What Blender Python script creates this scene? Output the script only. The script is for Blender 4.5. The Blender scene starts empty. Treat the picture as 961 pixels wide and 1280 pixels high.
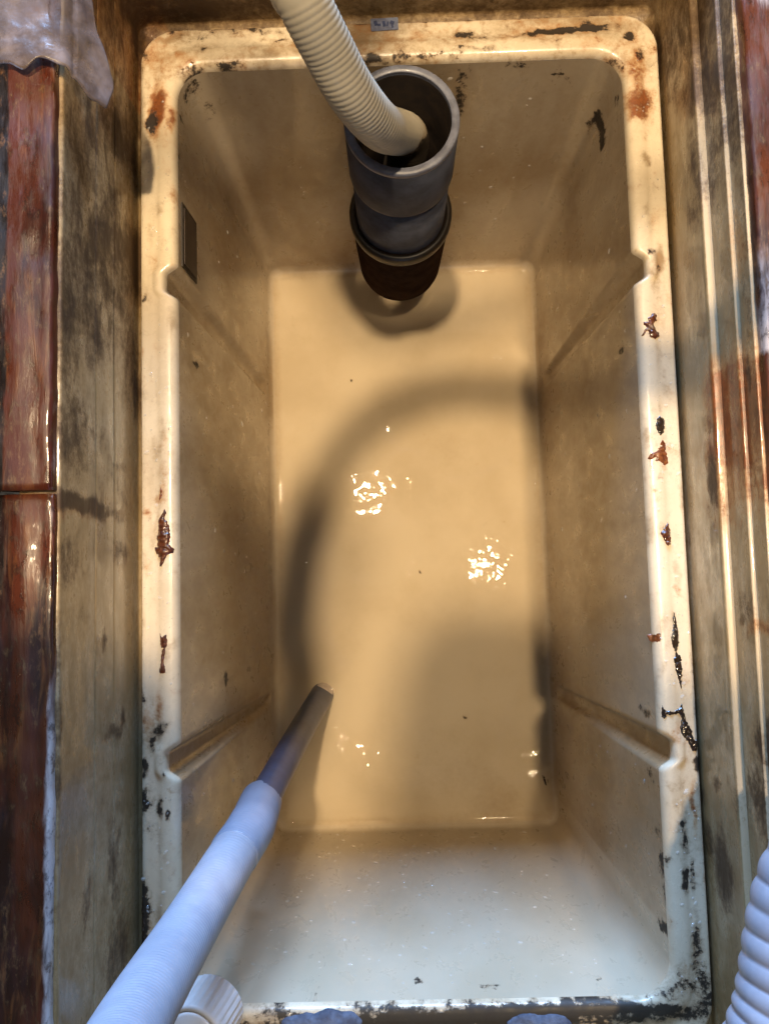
import bpy, bmesh, math, random
from mathutils import Vector, Matrix, noise, Euler
random.seed(7)
S = bpy.context.scene
C = S.collection
PI = math.pi

# ------------------------------------------------------------------ camera
F_PX = 985.0
cam_d = bpy.data.cameras.new('camera'); cam = bpy.data.objects.new('camera', cam_d); C.objects.link(cam)
cam.location = (-.0159, -.0605, .7204)
cam.rotation_euler = Euler((.0809, .0146, -.0265), 'XYZ')
cam_d.sensor_fit = 'VERTICAL'; cam_d.sensor_height = 32.0
cam_d.lens = F_PX / 1280.0 * 32.0
cam_d.clip_start = .01; cam_d.clip_end = 60
S.camera = cam
CAM = Vector(cam.location); ROT = cam.rotation_euler.to_matrix()

def ray(px, py):
    return ROT @ Vector(((px - 480.5) / F_PX, (640 - py) / F_PX, -1))
def at(px, py, z):
    d = ray(px, py); return CAM + d * ((z - CAM.z) / d.z)
def at_x(px, py, x):
    d = ray(px, py); return CAM + d * ((x - CAM.x) / d.x)
def at_y(px, py, y):
    d = ray(px, py); return CAM + d * ((y - CAM.y) / d.y)
def deep(px, py, depth):
    return CAM + ray(px, py) * depth

# ------------------------------------------------------------------ helpers
def obj(name, verts, faces, mat, parent=None, smooth=True):
    me = bpy.data.meshes.new(name); me.from_pydata([tuple(v) for v in verts], [], faces); me.update()
    if smooth:
        me.polygons.foreach_set('use_smooth', [True] * len(me.polygons))
    o = bpy.data.objects.new(name, me); C.objects.link(o)
    if mat: me.materials.append(mat)
    if parent: o.parent = parent
    return o
def tag(o, label=None, cat=None, group=None, kind=None):
    if label: o['label'] = label
    if cat: o['category'] = cat
    if group: o['group'] = group
    if kind: o['kind'] = kind
    return o
def thing(name, label, cat, loc=(0, 0, 0), group=None):
    o = bpy.data.objects.new(name, None); C.objects.link(o); o.empty_display_size = .02
    o.location = loc
    return tag(o, label, cat, group)
def adopt(child, parent):
    child.parent = parent
    child.location = Vector(child.location) - Vector(parent.location)
    return child
def flip(o):
    bm = bmesh.new(); bm.from_mesh(o.data)
    bmesh.ops.recalc_face_normals(bm, faces=bm.faces); bm.to_mesh(o.data); bm.free()
def sm(a, b, x):
    t = min(1, max(0, (x - a) / (b - a))); return t * t * (3 - 2 * t)
def paint(o, fn):
    """per-vertex stain masks: R rust, G black muck, B tan grime; some carry painted shade"""
    a = o.data.color_attributes.new('stain', 'FLOAT_COLOR', 'POINT')
    buf = []
    for v in o.data.vertices:
        r, g, b = fn(v.co); buf += [r, g, b, 1.0]
    a.data.foreach_set('color', buf)
def fbm(p, s, o=4):
    return noise.fractal(Vector(p) * s, 1.0, 2.0, o)

def catmull(pts, step):
    pts = [Vector(p) for p in pts]
    P = [pts[0] * 2 - pts[1]] + pts + [pts[-1] * 2 - pts[-2]]
    out = []
    for i in range(1, len(P) - 2):
        p0, p1, p2, p3 = P[i - 1:i + 3]
        for k in range(60):
            t = k / 60
            out.append(.5 * ((2 * p1) + (p2 - p0) * t + (2 * p0 - 5 * p1 + 4 * p2 - p3) * t * t + (3 * p1 - p0 - 3 * p2 + p3) * t ** 3))
    out.append(P[-2])
    res = [out[0]]; acc = 0
    for a, b in zip(out, out[1:]):
        L = (b - a).length
        if L < 1e-9: continue
        d = step - acc
        while d <= L:
            res.append(a.lerp(b, d / L)); d += step
        acc = (acc + L) % step if d > L else 0
        acc = L - (d - step)
    return res
def sweep(pts, rad, seg=28, cap=True, helix=0):
    """tube along a polyline; rad(s, ang) gives the radius"""
    V, Fc = [], []
    t = (pts[1] - pts[0]).normalized()
    u = t.orthogonal().normalized(); s = 0
    n = len(pts)
    for i, p in enumerate(pts):
        a = pts[max(0, i - 1)]; b = pts[min(n - 1, i + 1)]
        t = (b - a).normalized()
        u = (u - t * u.dot(t)).normalized(); w = t.cross(u)
        if i: s += (p - pts[i - 1]).length
        for k in range(seg):
            an = 2 * PI * k / seg
            V.append(p + (u * math.cos(an) + w * math.sin(an)) * rad(s, an))
    for i in range(n - 1):
        for k in range(seg):
            k2 = (k + 1) % seg
            Fc.append((i * seg + k, i * seg + k2, (i + 1) * seg + k2, (i + 1) * seg + k))
    if cap:
        Fc.append(tuple(range(seg))[::-1]); Fc.append(tuple((n - 1) * seg + k for k in range(seg)))
    return V, Fc
def lathe(prof, seg=96, centre=(0, 0, 0), closed=True, wob=0):
    """prof: list of (r, z); closed profile makes a solid ring"""
    V, Fc = [], []; n = len(prof)
    for r, z in prof:
        for k in range(seg):
            a = 2 * PI * k / seg
            V.append((centre[0] + r * math.cos(a), centre[1] + r * math.sin(a), centre[2] + z))
    for i in range(n if closed else n - 1):
        j = (i + 1) % n
        for k in range(seg):
            k2 = (k + 1) % seg
            Fc.append((i * seg + k, i * seg + k2, j * seg + k2, j * seg + k))
    return V, Fc

# ------------------------------------------------------------------ materials
def mat(name):
    m = bpy.data.materials.new(name); m.use_nodes = True
    nt = m.node_tree; nt.nodes.clear()
    out = nt.nodes.new('ShaderNodeOutputMaterial'); b = nt.nodes.new('ShaderNodeBsdfPrincipled')
    nt.links.new(b.outputs[0], out.inputs[0])
    return m, nt, b
def N(nt, t, **kw):
    n = nt.nodes.new(t)
    for k, v in kw.items():
        if k.startswith('i_'): n.inputs[k[2:].replace('_', ' ')].default_value = v
        else: setattr(n, k, v)
    return n
def noise_n(nt, scale, detail=6, rough=.6, vec=None, dist=0, stretch=None):
    tc = N(nt, 'ShaderNodeTexCoord')
    src = tc.outputs['Object']
    if stretch:
        mp = N(nt, 'ShaderNodeMapping'); mp.inputs['Scale'].default_value = stretch
        nt.links.new(src, mp.inputs[0]); src = mp.outputs[0]
    n = N(nt, 'ShaderNodeTexNoise'); n.inputs['Scale'].default_value = scale
    n.inputs['Detail'].default_value = detail; n.inputs['Roughness'].default_value = rough
    n.inputs['Distortion'].default_value = dist
    nt.links.new(src, n.inputs['Vector'])
    return n
def math_n(nt, op, a, b, clamp=False):
    m = N(nt, 'ShaderNodeMath', operation=op, use_clamp=clamp)
    for i, x in enumerate((a, b)):
        if isinstance(x, (int, float)): m.inputs[i].default_value = x
        else: nt.links.new(x, m.inputs[i])
    return m.outputs[0]
def rng(nt, x, a, b, c=0, d=1):
    m = N(nt, 'ShaderNodeMapRange'); m.interpolation_type = 'SMOOTHSTEP'
    nt.links.new(x, m.inputs[0])
    for i, v in zip((1, 2, 3, 4), (a, b, c, d)): m.inputs[i].default_value = v
    return m.outputs[0]
def mix(nt, f, a, b):
    m = N(nt, 'ShaderNodeMix', data_type='RGBA')
    for s, x in ((0, f), (6, a), (7, b)):
        if isinstance(x, (int, float)): m.inputs[s].default_value = x
        elif isinstance(x, tuple): m.inputs[s].default_value = (*x, 1)
        else: nt.links.new(x, m.inputs[s])
    return m.outputs[2]
def bump(nt, b, h, strength, dist):
    n = N(nt, 'ShaderNodeBump'); n.inputs['Strength'].default_value = strength; n.inputs['Distance'].default_value = dist
    nt.links.new(h, n.inputs['Height']); nt.links.new(n.outputs[0], b.inputs['Normal'])
    return n

def stained(name, base, base2, rough=.3, coat=.0, speck=.0, streak=None, muck=(.012, .008, .005), rust=(.11, .028, .008), grime=(.245, .15, .066), bumpd=.0006, kedge=(.45, .68), kmax=.95, gnoise=1.5, hlo=.16, wet_floor=False):
    """moulded plastic with stains: masks come from the mesh, ragged edges from noise"""
    m, nt, b = mat(name); L = nt.links.new
    at_ = N(nt, 'ShaderNodeAttribute', attribute_name='stain')
    sep = N(nt, 'ShaderNodeSeparateColor'); L(at_.outputs['Color'], sep.inputs[0])
    big = noise_n(nt, 9, 5, .55, stretch=streak)
    fine = noise_n(nt, 160, 7, .72)
    mid = noise_n(nt, 55, 7, .7, dist=.4, stretch=streak)
    col = mix(nt, rng(nt, big.outputs[0], .35, .68), base, base2)
    spk = noise_n(nt, 330, 3, .6)
    if speck:
        s = rng(nt, math_n(nt, 'ADD', spk.outputs[0], math_n(nt, 'MULTIPLY', mid.outputs[0], .25)), .93 - speck, .97 - speck)
        col = mix(nt, math_n(nt, 'MULTIPLY', s, .8), col, (.10, .06, .03))
    nz = math_n(nt, 'SUBTRACT', math_n(nt, 'ADD', math_n(nt, 'MULTIPLY', mid.outputs[0], .6), math_n(nt, 'MULTIPLY', fine.outputs[0], .5)), .55)
    g_soft = rng(nt, math_n(nt, 'ADD', sep.outputs[2], math_n(nt, 'MULTIPLY', nz, gnoise)), .25, .95)
    col = mix(nt, math_n(nt, 'MULTIPLY', g_soft, .85), col, grime)
    halo = rng(nt, math_n(nt, 'ADD', sep.outputs[1], math_n(nt, 'MULTIPLY', nz, 1.6)), hlo, .62)
    col = mix(nt, math_n(nt, 'MULTIPLY', halo, .62), col, (.20, .115, .05))
    rhalo = rng(nt, math_n(nt, 'ADD', sep.outputs[0], math_n(nt, 'MULTIPLY', nz, 1.6)), .12, .70)
    col = mix(nt, math_n(nt, 'MULTIPLY', rhalo, .7), col, (.42, .20, .065))
    r_m = rng(nt, math_n(nt, 'ADD', sep.outputs[0], math_n(nt, 'MULTIPLY', nz, 2.6)), .45, .95)
    rc = mix(nt, rng(nt, fine.outputs[0], .38, .64), rust, (rust[0] * 2.1, rust[1] * 2.3, rust[2] * 2.0))
    col = mix(nt, math_n(nt, 'MULTIPLY', r_m, .92), col, rc)
    k_m = rng(nt, math_n(nt, 'ADD', sep.outputs[1], math_n(nt, 'MULTIPLY', nz, 2.6 if kedge[0] > .3 else 1.9)), *kedge)
    col = mix(nt, math_n(nt, 'MULTIPLY', k_m, kmax), col, muck)
    L(col, b.inputs['Base Color'])
    rr = rng(nt, mid.outputs[0], .3, .7, rough * .6, rough * 1.5)
    if wet_floor:                          # the submerged bottom is dull under its film, the walls shine evenly
        tcz = N(nt, 'ShaderNodeTexCoord'); sz = N(nt, 'ShaderNodeSeparateXYZ'); L(tcz.outputs['Object'], sz.inputs[0])
        f_ = rng(nt, sz.outputs[2], -.4374, -.4345)
        rr = math_n(nt, 'ADD', math_n(nt, 'MULTIPLY', f_, math_n(nt, 'SUBTRACT', rr, .55)), .55)
        L(math_n(nt, 'ADD', math_n(nt, 'MULTIPLY', f_, .22), .28), b.inputs['Specular IOR Level'])
    rr = math_n(nt, 'ADD', rr, math_n(nt, 'MULTIPLY', k_m, .25)); L(rr, b.inputs['Roughness'])
    L(math_n(nt, 'MULTIPLY', math_n(nt, 'SUBTRACT', 1.0, k_m), math_n(nt, 'MULTIPLY', f_, .35) if wet_floor else coat), b.inputs['Coat Weight'])
    b.inputs['Coat Weight'].default_value = coat; b.inputs['Coat Roughness'].default_value = .06
    h = math_n(nt, 'ADD', math_n(nt, 'MULTIPLY', k_m, .8), math_n(nt, 'MULTIPLY', fine.outputs[0], .18))
    h = math_n(nt, 'ADD', h, math_n(nt, 'MULTIPLY', r_m, .5))
    h = math_n(nt, 'ADD', h, math_n(nt, 'MULTIPLY', big.outputs[0], .6))
    bump(nt, b, h, .6, bumpd)
    return m

def simple(name, col, rough=.4, col2=None, scale=30, bumps=.2, coat=0, metallic=0, dist=.0006):
    m, nt, b = mat(name)
    n = noise_n(nt, scale, 6, .65)
    nt.links.new(mix(nt, rng(nt, n.outputs[0], .35, .65), col, col2 or tuple(c * .75 for c in col)), b.inputs['Base Color'])
    b.inputs['Roughness'].default_value = rough; b.inputs['Coat Weight'].default_value = coat
    b.inputs['Coat Roughness'].default_value = .08; b.inputs['Metallic'].default_value = metallic
    bump(nt, b, n.outputs[0], bumps, dist)
    return m

M_rim = stained('cream_rim_plastic', (.70, .60, .44), (.60, .49, .335), .30, .2, .02)
M_basin = stained('cream_basin_plastic', (.545, .455, .325), (.48, .39, .265), .36, .0, .0, streak=(1, 1, .6), gnoise=.45, hlo=.40, bumpd=.0003, wet_floor=True)
M_frame = stained('khaki_frame_plastic', (.56, .44, .28), (.46, .35, .21), .34, .35, .02, streak=(1, .55, 1.2), grime=(.255, .165, .064), muck=(.060, .031, .011), kedge=(.2, .85), kmax=.9)

# ------------------------------------------------------------------ tank
W2, L2 = .215, .4337          # half opening at the rim
FW2, FL2, DEPTH, FY, FX = .200, .4118, .4376, -.0069, .0046
GY = .2225                    # grooves for the baffles
def loop(hx, hy, r, cx, cy, gdepth, gw, nL=300, nS=150, nC=14, blend=.006):
    pts = []
    def g(y):
        m = 0
        for s in (-1, 1):
            d = abs(y - s * GY); m = max(m, 1 - sm(gw - blend, gw + blend * .6, d))
        return m
    ang = lambda c, a: (c[0] + r * math.cos(a), c[1] + r * math.sin(a))
    for i in range(nL):                         # right side, going far
        y = -hy + r + (2 * hy - 2 * r) * i / nL
        pts.append((hx, y, g(y), 1))
    for i in range(nC):
        p = ang((hx - r, hy - r), PI / 2 * i / nC); pts.append((*p, 0, 0))
    for i in range(nS):
        pts.append((hx - r - (2 * hx - 2 * r) * i / nS, hy, 0, 0))
    for i in range(nC):
        p = ang((-hx + r, hy - r), PI / 2 + PI / 2 * i / nC); pts.append((*p, 0, 0))
    for i in range(nL):
        y = hy - r - (2 * hy - 2 * r) * i / nL
        pts.append((-hx, y, g(y), -1))
    for i in range(nC):
        p = ang((-hx + r, -hy + r), PI + PI / 2 * i / nC); pts.append((*p, 0, 0))
    for i in range(nS):
        pts.append((-hx + r + (2 * hx - 2 * r) * i / nS, -hy, 0, 0))
    for i in range(nC):
        p = ang((hx - r, -hy + r), PI * 1.5 + PI / 2 * i / nC); pts.append((*p, 0, 0))
    return [(x + s * m * gdepth + cx, y + cy, m) for x, y, m, s in pts]
def loft(loops, close_in=False):
    V, Fc = [], []; n = len(loops[0])
    for lp in loops: V += lp
    for i in range(len(loops) - 1):
        for k in range(n):
            k2 = (k + 1) % n
            Fc.append((i * n + k, i * n + k2, (i + 1) * n + k2, (i + 1) * n + k))
    if close_in: Fc.append(tuple((len(loops) - 1) * n + k for k in range(n)))
    return V, Fc

RZ = -.008
OUTW = .036
GD = .011
tank = thing('grease_trap_tank', 'deep cream moulded plastic grease trap tank with rust blotched rim and vertical baffle grooves', 'grease trap')
prof = [(0, RZ), (.0006, -.0052), (.0018, -.0028), (.0036, -.001), (.006, 0), (.009, .0003), (.012, .0002), (.0145, -.0004), (.0165, -.0012), (.0185, -.0023),
        (.0210, -.0031), (.0245, -.0035), (.028, -.004), (.032, -.0043), (.0345, -.005), (.0355, -.0068), (.036, -.010), (.036, -.03)]
# denser profile
dp = []
for (a, b), (c, d) in zip(prof, prof[1:]):
    for k in range(2): dp.append((a + (c - a) * k / 2, b + (d - b) * k / 2))
dp.append(prof[-1])
rl = []
for o_, z_ in dp:
    r = .030 + o_ * .15
    lp = loop(W2 + o_, L2 + o_ * 1.17, r, 0, o_ * .03, 0, .0135)
    q = []
    for x, y, m in lp:
        s = 1 if x > 0 else -1
        if m > 0: x = x + s * m * GD * max(0, 1 - o_ / .030)
        q.append((x, y, z_ + .0006 * fbm((x, y, 3.1), 9, 2)))
    rl.append(q)
V, Fc = loft(rl)
rim = obj('rim', V, Fc, M_rim, tank); flip(rim)

bl = []
zs = [RZ + (-(DEPTH - .012) - RZ) * i / 62 for i in range(63)]
for z in zs:
    t = (z - RZ) / (-DEPTH - RZ)
    hx = W2 + (FW2 - W2) * t; hy = L2 + (FL2 - L2) * t
    cy = FY * t; cx = FX * t
    gd = GD * (1 - .45 * t) * (1 - sm(.90, .93, t)); gw = .0135 - .005 * t
    r = .030 - .012 * t
    bl.append([(x, y, z) for x, y, m in loop(hx, hy, r, cx, cy, gd, gw)])
for k in range(1, 8):                           # cove between wall and floor
    a = PI / 2 * k / 7; rr = .012
    o_ = rr * (1 - math.cos(a)); z = -(DEPTH - .012) - rr * math.sin(a)
    bl.append([(x, y, z) for x, y, m in loop(FW2 - o_, FL2 - o_, .016, FX, FY, 0, .01)])
for k in range(1, 30):
    s = 1 - k / 30
    hx = (FW2 - .012) * s + .002; hy = (FL2 - .012) * s + .1 * (1 - s)
    lp = loop(max(hx, .004), hy, max(.0035, .016 * s), FX, FY, 0, .01)
    bl.append([(x, y, -DEPTH - .0) for x, y, m in lp])
V, Fc = loft(bl, True)
basin = obj('basin', V, Fc, M_basin, tank)

# ---- stain spots, in world metres on the surface they lie on
def spots_rim(lst):
    return [(at(px, py, -.002), rx * .00073, ry * .00073, math.radians(an), ch, st) for px, py, rx, ry, an, ch, st in lst]
RS = spots_rim([
    (197, 138, 11, 34, 5, 0, 1.2), (192, 152, 8, 24, 0, 1, .85), (188, 60, 14, 40, 0, 0, .5), (215, 152, 6, 18, 0, 0, .8), (183, 40, 8, 8, 0, 0, .9), (205, 150, 22, 34, 0, 0, .38),
    (220, 44, 34, 8, -10, 2, .9), (250, 40, 30, 12, 0, 1, .34), (300, 35, 60, 14, 0, 2, .55), (285, 82, 20, 5, 0, 1, .7), (240, 92, 22, 12, 0, 1, .62),
    (420, 68, 60, 9, 0, 2, .8), (455, 75, 60, 6, 0, 1, .72), (520, 70, 70, 5, 0, 1, .55), (560, 42, 60, 12, -4, 2, .6), (583, 42, 16, 6, 0, 1, .7),
    (600, 62, 40, 4, 0, 1, .5), (640, 36, 60, 12, -4, 2, .6), (700, 38, 70, 5, -3, 1, .95), (740, 33, 30, 5, -5, 1, .8), (700, 22, 100, 12, -3, 2, .75), (770, 20, 40, 12, 15, 2, .5),
    (784, 44, 7, 10, 0, 1, 1.0), (799, 68, 7, 14, 0, 1, .62), (796, 90, 13, 36, 0, 0, .8), (800, 128, 18, 24, 0, 0, 1.0), (790, 60, 16, 40, 0, 0, .45), (786, 135, 8, 16, 0, 0, .8), (800, 135, 24, 40, 0, 0, .3),
    (805, 200, 8, 12, 0, 2, .8), (808, 204, 4, 6, 0, 1, .6), (812, 315, 5, 5, 0, 1, .8), (822, 322, 7, 26, 0, 2, .9), (822, 335, 4, 8, 0, 1, .5),
    (826, 570, 26, 18, 0, 0, .36), (816, 408, 14, 20, 0, 0, .3), (806, 797, 12, 7, 0, 0, .65),
    (180, 372, 4, 5, 0, 1, .7), (172, 345, 3, 50, 0, 0, .6), (170, 640, 4, 20, 0, 0, .7), (178, 440, 3, 8, 0, 0, .5), (182, 640, 5, 5, 0, 0, .7), (201, 618, 6, 15, 0, 0, .45), (203, 675, 14, 36, 0, 0, .3),
    (183, 900, 9, 14, 0, 0, .5), (200, 912, 14, 10, 0, 1, .75), (200, 885, 8, 16, 0, 0, .62), (190, 930, 5, 14, 0, 1, .8), (180, 962, 5, 12, 0, 1, .95), (178, 1005, 6, 12, 0, 1, 1.0),
    (200, 1010, 4, 16, 0, 1, .75), (211, 1018, 4, 8, 0, 1, .95), (175, 865, 5, 10, 0, 1, .8), (203, 970, 3, 4, 0, 1, .8), (175, 1150, 9, 40, 0, 1, 1.05), (170, 1070, 5, 24, 0, 1, .8), (186, 922, 20, 30, 0, 2, .6), (190, 1000, 22, 70, 0, 1, .26),
    (866, 1010, 4, 30, 0, 0, .75), (856, 1040, 4, 30, 0, 1, .62), (856, 1100, 5, 16, 0, 1, .75), (866, 1095, 4, 26, 0, 1, .62), (862, 1060, 16, 90, 0, 1, .22),
    (872, 1190, 8, 50, 0, 1, .6), (880, 1235, 14, 30, 0, 1, .55), (845, 1235, 40, 18, -20, 1, .5), (862, 940, 16, 14, 0, 0, .3), (846, 915, 10, 12, 0, 0, .5), (875, 955, 5, 7, 0, 1, .9),
    (700, 1262, 180, 8, 0, 1, 1.05), (600, 1272, 280, 14, 0, 1, .95), (480, 1262, 80, 6, 0, 1, .62), (345, 1268, 18, 10, 0, 1, .85), (750, 1252, 60, 6, 10, 1, .8),
])
GROOVES = [Vector((s * (W2 + .012), t * GY, 0)) for s in (-1, 1) for t in (-1, 1)]
def rim_stain(p):
    c = [0, 0, 0]
    wob = Vector((fbm((p.x, p.y, 1), 60, 3), fbm((p.x, p.y, 7), 60, 3), 0)) * .004
    q = p + wob
    for w, rx, ry, an, ch, st in RS:
        dx, dy = q.x - w.x, q.y - w.y
        if abs(dx) > 3 * max(rx, ry) or abs(dy) > 3 * max(rx, ry): continue
        ca, sa = math.cos(an), math.sin(an)
        a = (dx * ca - dy * sa) / rx; b = (dx * sa + dy * ca) / ry
        c[ch] = max(c[ch], st * math.exp(-.7 * (a * a + b * b) ** 1.3))
    far = sm(L2 - .055, L2 + .012, p.y + .02 * fbm((p.x, p.y, 4), 30, 3))
    if far > 0:
        c[2] = max(c[2], far * (.58 + .5 * fbm((p.x * 1, p.y * 3, 2), 14))); c[0] = max(c[0], far * (.22 + .38 * fbm((p.x, p.y * 2, 5), 20))); c[1] = max(c[1], far * (.17 + .38 * fbm((p.x, p.y * 2, 8), 30)))
    side = 1 - far
    c[2] = max(c[2], side * (.22 + .55 * fbm((p.x * 2.2, p.y * .8, 6), 26, 4)))
    c[1] = max(c[1], side * (.02 + .42 * fbm((p.x * 1.5, p.y * .8, 11), 70, 3)) * (.55 + .45 * sm(0, -.4, p.y)))
    c[0] = max(c[0], side * (-.02 + .45 * fbm((p.x * 1.4, p.y * .7, 15), 40, 3)))
    edge = sm(.0335, .036, max(abs(p.x) - W2, (abs(p.y) - L2) / 1.17))
    c[1] = max(c[1], edge * .55); c[2] = max(c[2], edge * .8)
    c[2] = max(c[2], .25 + .25 * fbm((p.x, p.y, 2), 11))
    return c
paint(rim, rim_stain)

WS_R = [(at_x(px, py, .21), ry * .0008, rz * .0026, ch, st) for px, py, ry, rz, ch, st in [
    (772, 436, 6, 6, 1, .9), (825, 1085, 22, 10, 1, .75), (830, 1120, 24, 9, 1, .9), (823, 1160, 14, 8, 1, .75), (806, 965, 12, 5, 1, .62), (815, 1040, 14, 6, 1, .62), (803, 892, 8, 10, 1, .8), (740, 560, 60, 40, 2, .3)]]
WS_L = [(at_x(px, py, -.21), ry * .0008, rz * .0026, ch, st) for px, py, ry, rz, ch, st in [
    (248, 455, 5, 5, 1, .75), (280, 845, 18, 5, 1, .6), (240, 1040, 18, 5, 1, .5), (290, 470, 40, 30, 2, .3), (225, 195, 20, 20, 1, .45)]]
WS_F = [(at_y(px, py, .43), rx * .0008, rz * .0014, ch, st) for px, py, rx, rz, ch, st in [
    (747, 131, 6, 9, 1, 1.0), (736, 143, 5, 8, 1, .75), (754, 126, 3, 4, 1, .8), (645, 85, 24, 14, 1, .48), (700, 98, 16, 8, 1, .55), (575, 120, 12, 46, 1, .62), (440, 100, 30, 20, 1, .52), (775, 90, 8, 20, 1, .6), (240, 105, 20, 14, 1, .6), (262, 130, 14, 20, 1, .5), (690, 110, 120, 26, 1, .26), (300, 120, 70, 20, 1, .2)]]
WS_N = [(at_y(px, py, -.43), rx * .0008, rz * .0016, ch, st) for px, py, rx, rz, ch, st in [
    (525, 1222, 10, 5, 1, .6), (575, 1203, 5, 3, 1, .7), (610, 1228, 22, 6, 1, .5), (395, 1240, 4, 30, 1, .55), (650, 1248, 160, 5, 1, .6), (745, 1218, 5, 3, 1, .75)]]
FS = [(at(px, py, -DEPTH), r * .0012, ch, st) for px, py, r, ch, st in [
    (524, 714, 4, 1, .85), (680, 976, 5, 1, .95), (583, 899, 4, 1, .8), (658, 934, 4, 1, .7), (439, 474, 3, 1, .7), (515, 695, 5, 1, .45), (396, 646, 4, 1, .5), (605, 656, 4, 1, .5), (555, 560, 3, 1, .6),
    (560, 960, 90, 2, .42), (620, 1000, 60, 2, .5), (430, 440, 60, 2, .2), (560, 560, 60, 2, .36)]]
def basin_stain(p):
    c = [0, 0, 0]
    q = p + Vector((fbm((p.x, p.y, p.z), 50, 3), fbm((p.y, p.z, p.x), 50, 3), fbm((p.z, p.x, p.y), 50, 3))) * .003
    if p.z > -DEPTH + .004:
        if p.x > .18:
            for w, ry, rz, ch, st in WS_R:
                c[ch] = max(c[ch], st * math.exp(-((q.y - w.y) / ry) ** 2 - ((q.z - w.z) / rz) ** 2))
        if p.x < -.18:
            for w, ry, rz, ch, st in WS_L:
                c[ch] = max(c[ch], st * math.exp(-((q.y - w.y) / ry) ** 2 - ((q.z - w.z) / rz) ** 2))
        if p.y > .38:
            for w, rx, rz, ch, st in WS_F:
                c[ch] = max(c[ch], st * math.exp(-((q.x - w.x) / rx) ** 2 - ((q.z - w.z) / rz) ** 2))
        if p.y < -.38:
            c[2] *= 1
            for w, rx, rz, ch, st in WS_N:
                c[ch] = max(c[ch], st * math.exp(-((q.x - w.x) / rx) ** 2 - ((q.z - w.z) / rz) ** 2))
        line = math.exp(-((p.z + .20 + .02 * fbm((p.x, p.y, 0), 6, 2)) / .05) ** 2)        # old waterline
        c[2] = max(c[2], .60 + .22 * line + .3 * fbm((p.x, p.y, p.z * .4), 9))  # wall grime laid heavier, painting in the dimness of the walls
        c[2] += .06 * fbm((p.x * 1.0, p.y * 1.0, p.z * .10), 42, 4) * sm(-.42, -.1, p.z)
        if p.y < -.38: c[2] *= .35  # near wall paler, its brighter light put into the colour
        for gpt in GROOVES:
            if abs(p.x) > .2 and abs(p.y - gpt.y) < .016: c[2] = max(c[2], .75)
    else:
        for w, r, ch, st in FS:
            d2 = ((q.x - w.x) ** 2 + (q.y - w.y) ** 2) / r ** 2
            if d2 < 9: c[ch] = max(c[ch], st * math.exp(-d2))
        e = max(abs(p.x - FX) - (FW2 - .016), abs(p.y - FY) - (FL2 - .016))
        c[2] = max(c[2], .5 * sm(-.012, .006, e), .0 + .45 * fbm((p.x, p.y, 5), 8, 5))
    return c
paint(basin, basin_stain)

# ---- thick blistered crusts on the rim, traced outlines with real thickness
M_rust_wet = simple('wet_rust_crust', (.040, .008, .004), .30, (.12, .032, .010), 260, .6, .8, dist=.0008)
M_tar = simple('black_grease_crust', (.008, .005, .004), .14, (.03, .014, .008), 300, .7, .8, dist=.001)
M_brown = simple('orange_rust_crust', (.10, .026, .008), .35, (.23, .075, .022), 260, .6, .2, dist=.0008)
def rim_z(p):
    o_ = max(abs(p.x) - W2, (abs(p.y) - L2) / 1.17)
    for (a, b), (c, d) in zip(prof, prof[1:]):
        if a <= o_ <= c: return b + (d - b) * (o_ - a) / max(1e-6, c - a)
    return RZ if o_ < 0 else -.03
def crust(name, poly, m, h=.0016, label=None):
    P = [at(x, y, -.001) for x, y in poly]
    # subdivide the outline and roughen it
    Q = []
    n = len(P)
    for i in range(n):
        a, b = P[i], P[(i + 1) % n]
        k = max(2, int((b - a).length / .0012))
        for j in range(k):
            q = a.lerp(b, j / k)
            Q.append(q + Vector((fbm((q.x, q.y, .3), 500, 2), fbm((q.x, q.y, .9), 500, 2), 0)) * .0009)
    bm = bmesh.new()
    vs = [bm.verts.new((q.x, q.y, 0)) for q in Q]
    f = bm.faces.new(vs)
    bmesh.ops.triangulate(bm, faces=[f])
    for _ in range(3):
        long_e = [e for e in bm.edges if e.calc_length() > .0012]
        if not long_e: break
        bmesh.ops.subdivide_edges(bm, edges=long_e, cuts=1)
        bmesh.ops.triangulate(bm, faces=bm.faces[:])
    bnd = [v.co.copy() for v in bm.verts if v.is_boundary]
    for v in bm.verts:
        d = 0 if v.is_boundary else min((v.co - b).length for b in bnd)
        z = rim_z(v.co)
        v.co.z = z - .0006 + (h + .0004) * min(1, (d / .0028)) ** .5 * (1 + .7 * fbm((v.co.x, v.co.y, 4), 260, 3)) if d > 0 else z - .0008
    bmesh.ops.recalc_face_normals(bm, faces=bm.faces)
    if sum(f.normal.z for f in bm.faces) < 0: bmesh.ops.reverse_faces(bm, faces=bm.faces)
    me = bpy.data.meshes.new(name); bm.to_mesh(me); bm.free()
    me.polygons.foreach_set('use_smooth', [True] * len(me.polygons)); me.materials.append(m)
    o = bpy.data.objects.new(name, me); C.objects.link(o); o.parent = rim
    if label: o['label'] = label
    return o
crust('rust_blister', [(206,635),(209,641),(207,647),(213,658),(214,672),(212,680),(219,687),(217,692),(211,694),(206,702),(202,710),(199,708),(199,698),(193,690),(192,684),(196,683),(195,672),(197,660),(197,650),(202,643)], M_rust_wet, .0018)
crust('rust_blister', [(201,606),(204,614),(203,622),(199,627),(198,618)], M_brown, .001)
crust('rust_blister', [(200,790),(203,796),(209,792),(211,800),(208,815),(206,828),(209,840),(204,843),(197,841),(200,830),(202,812),(199,800)], M_rust_wet, .0015)
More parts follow.
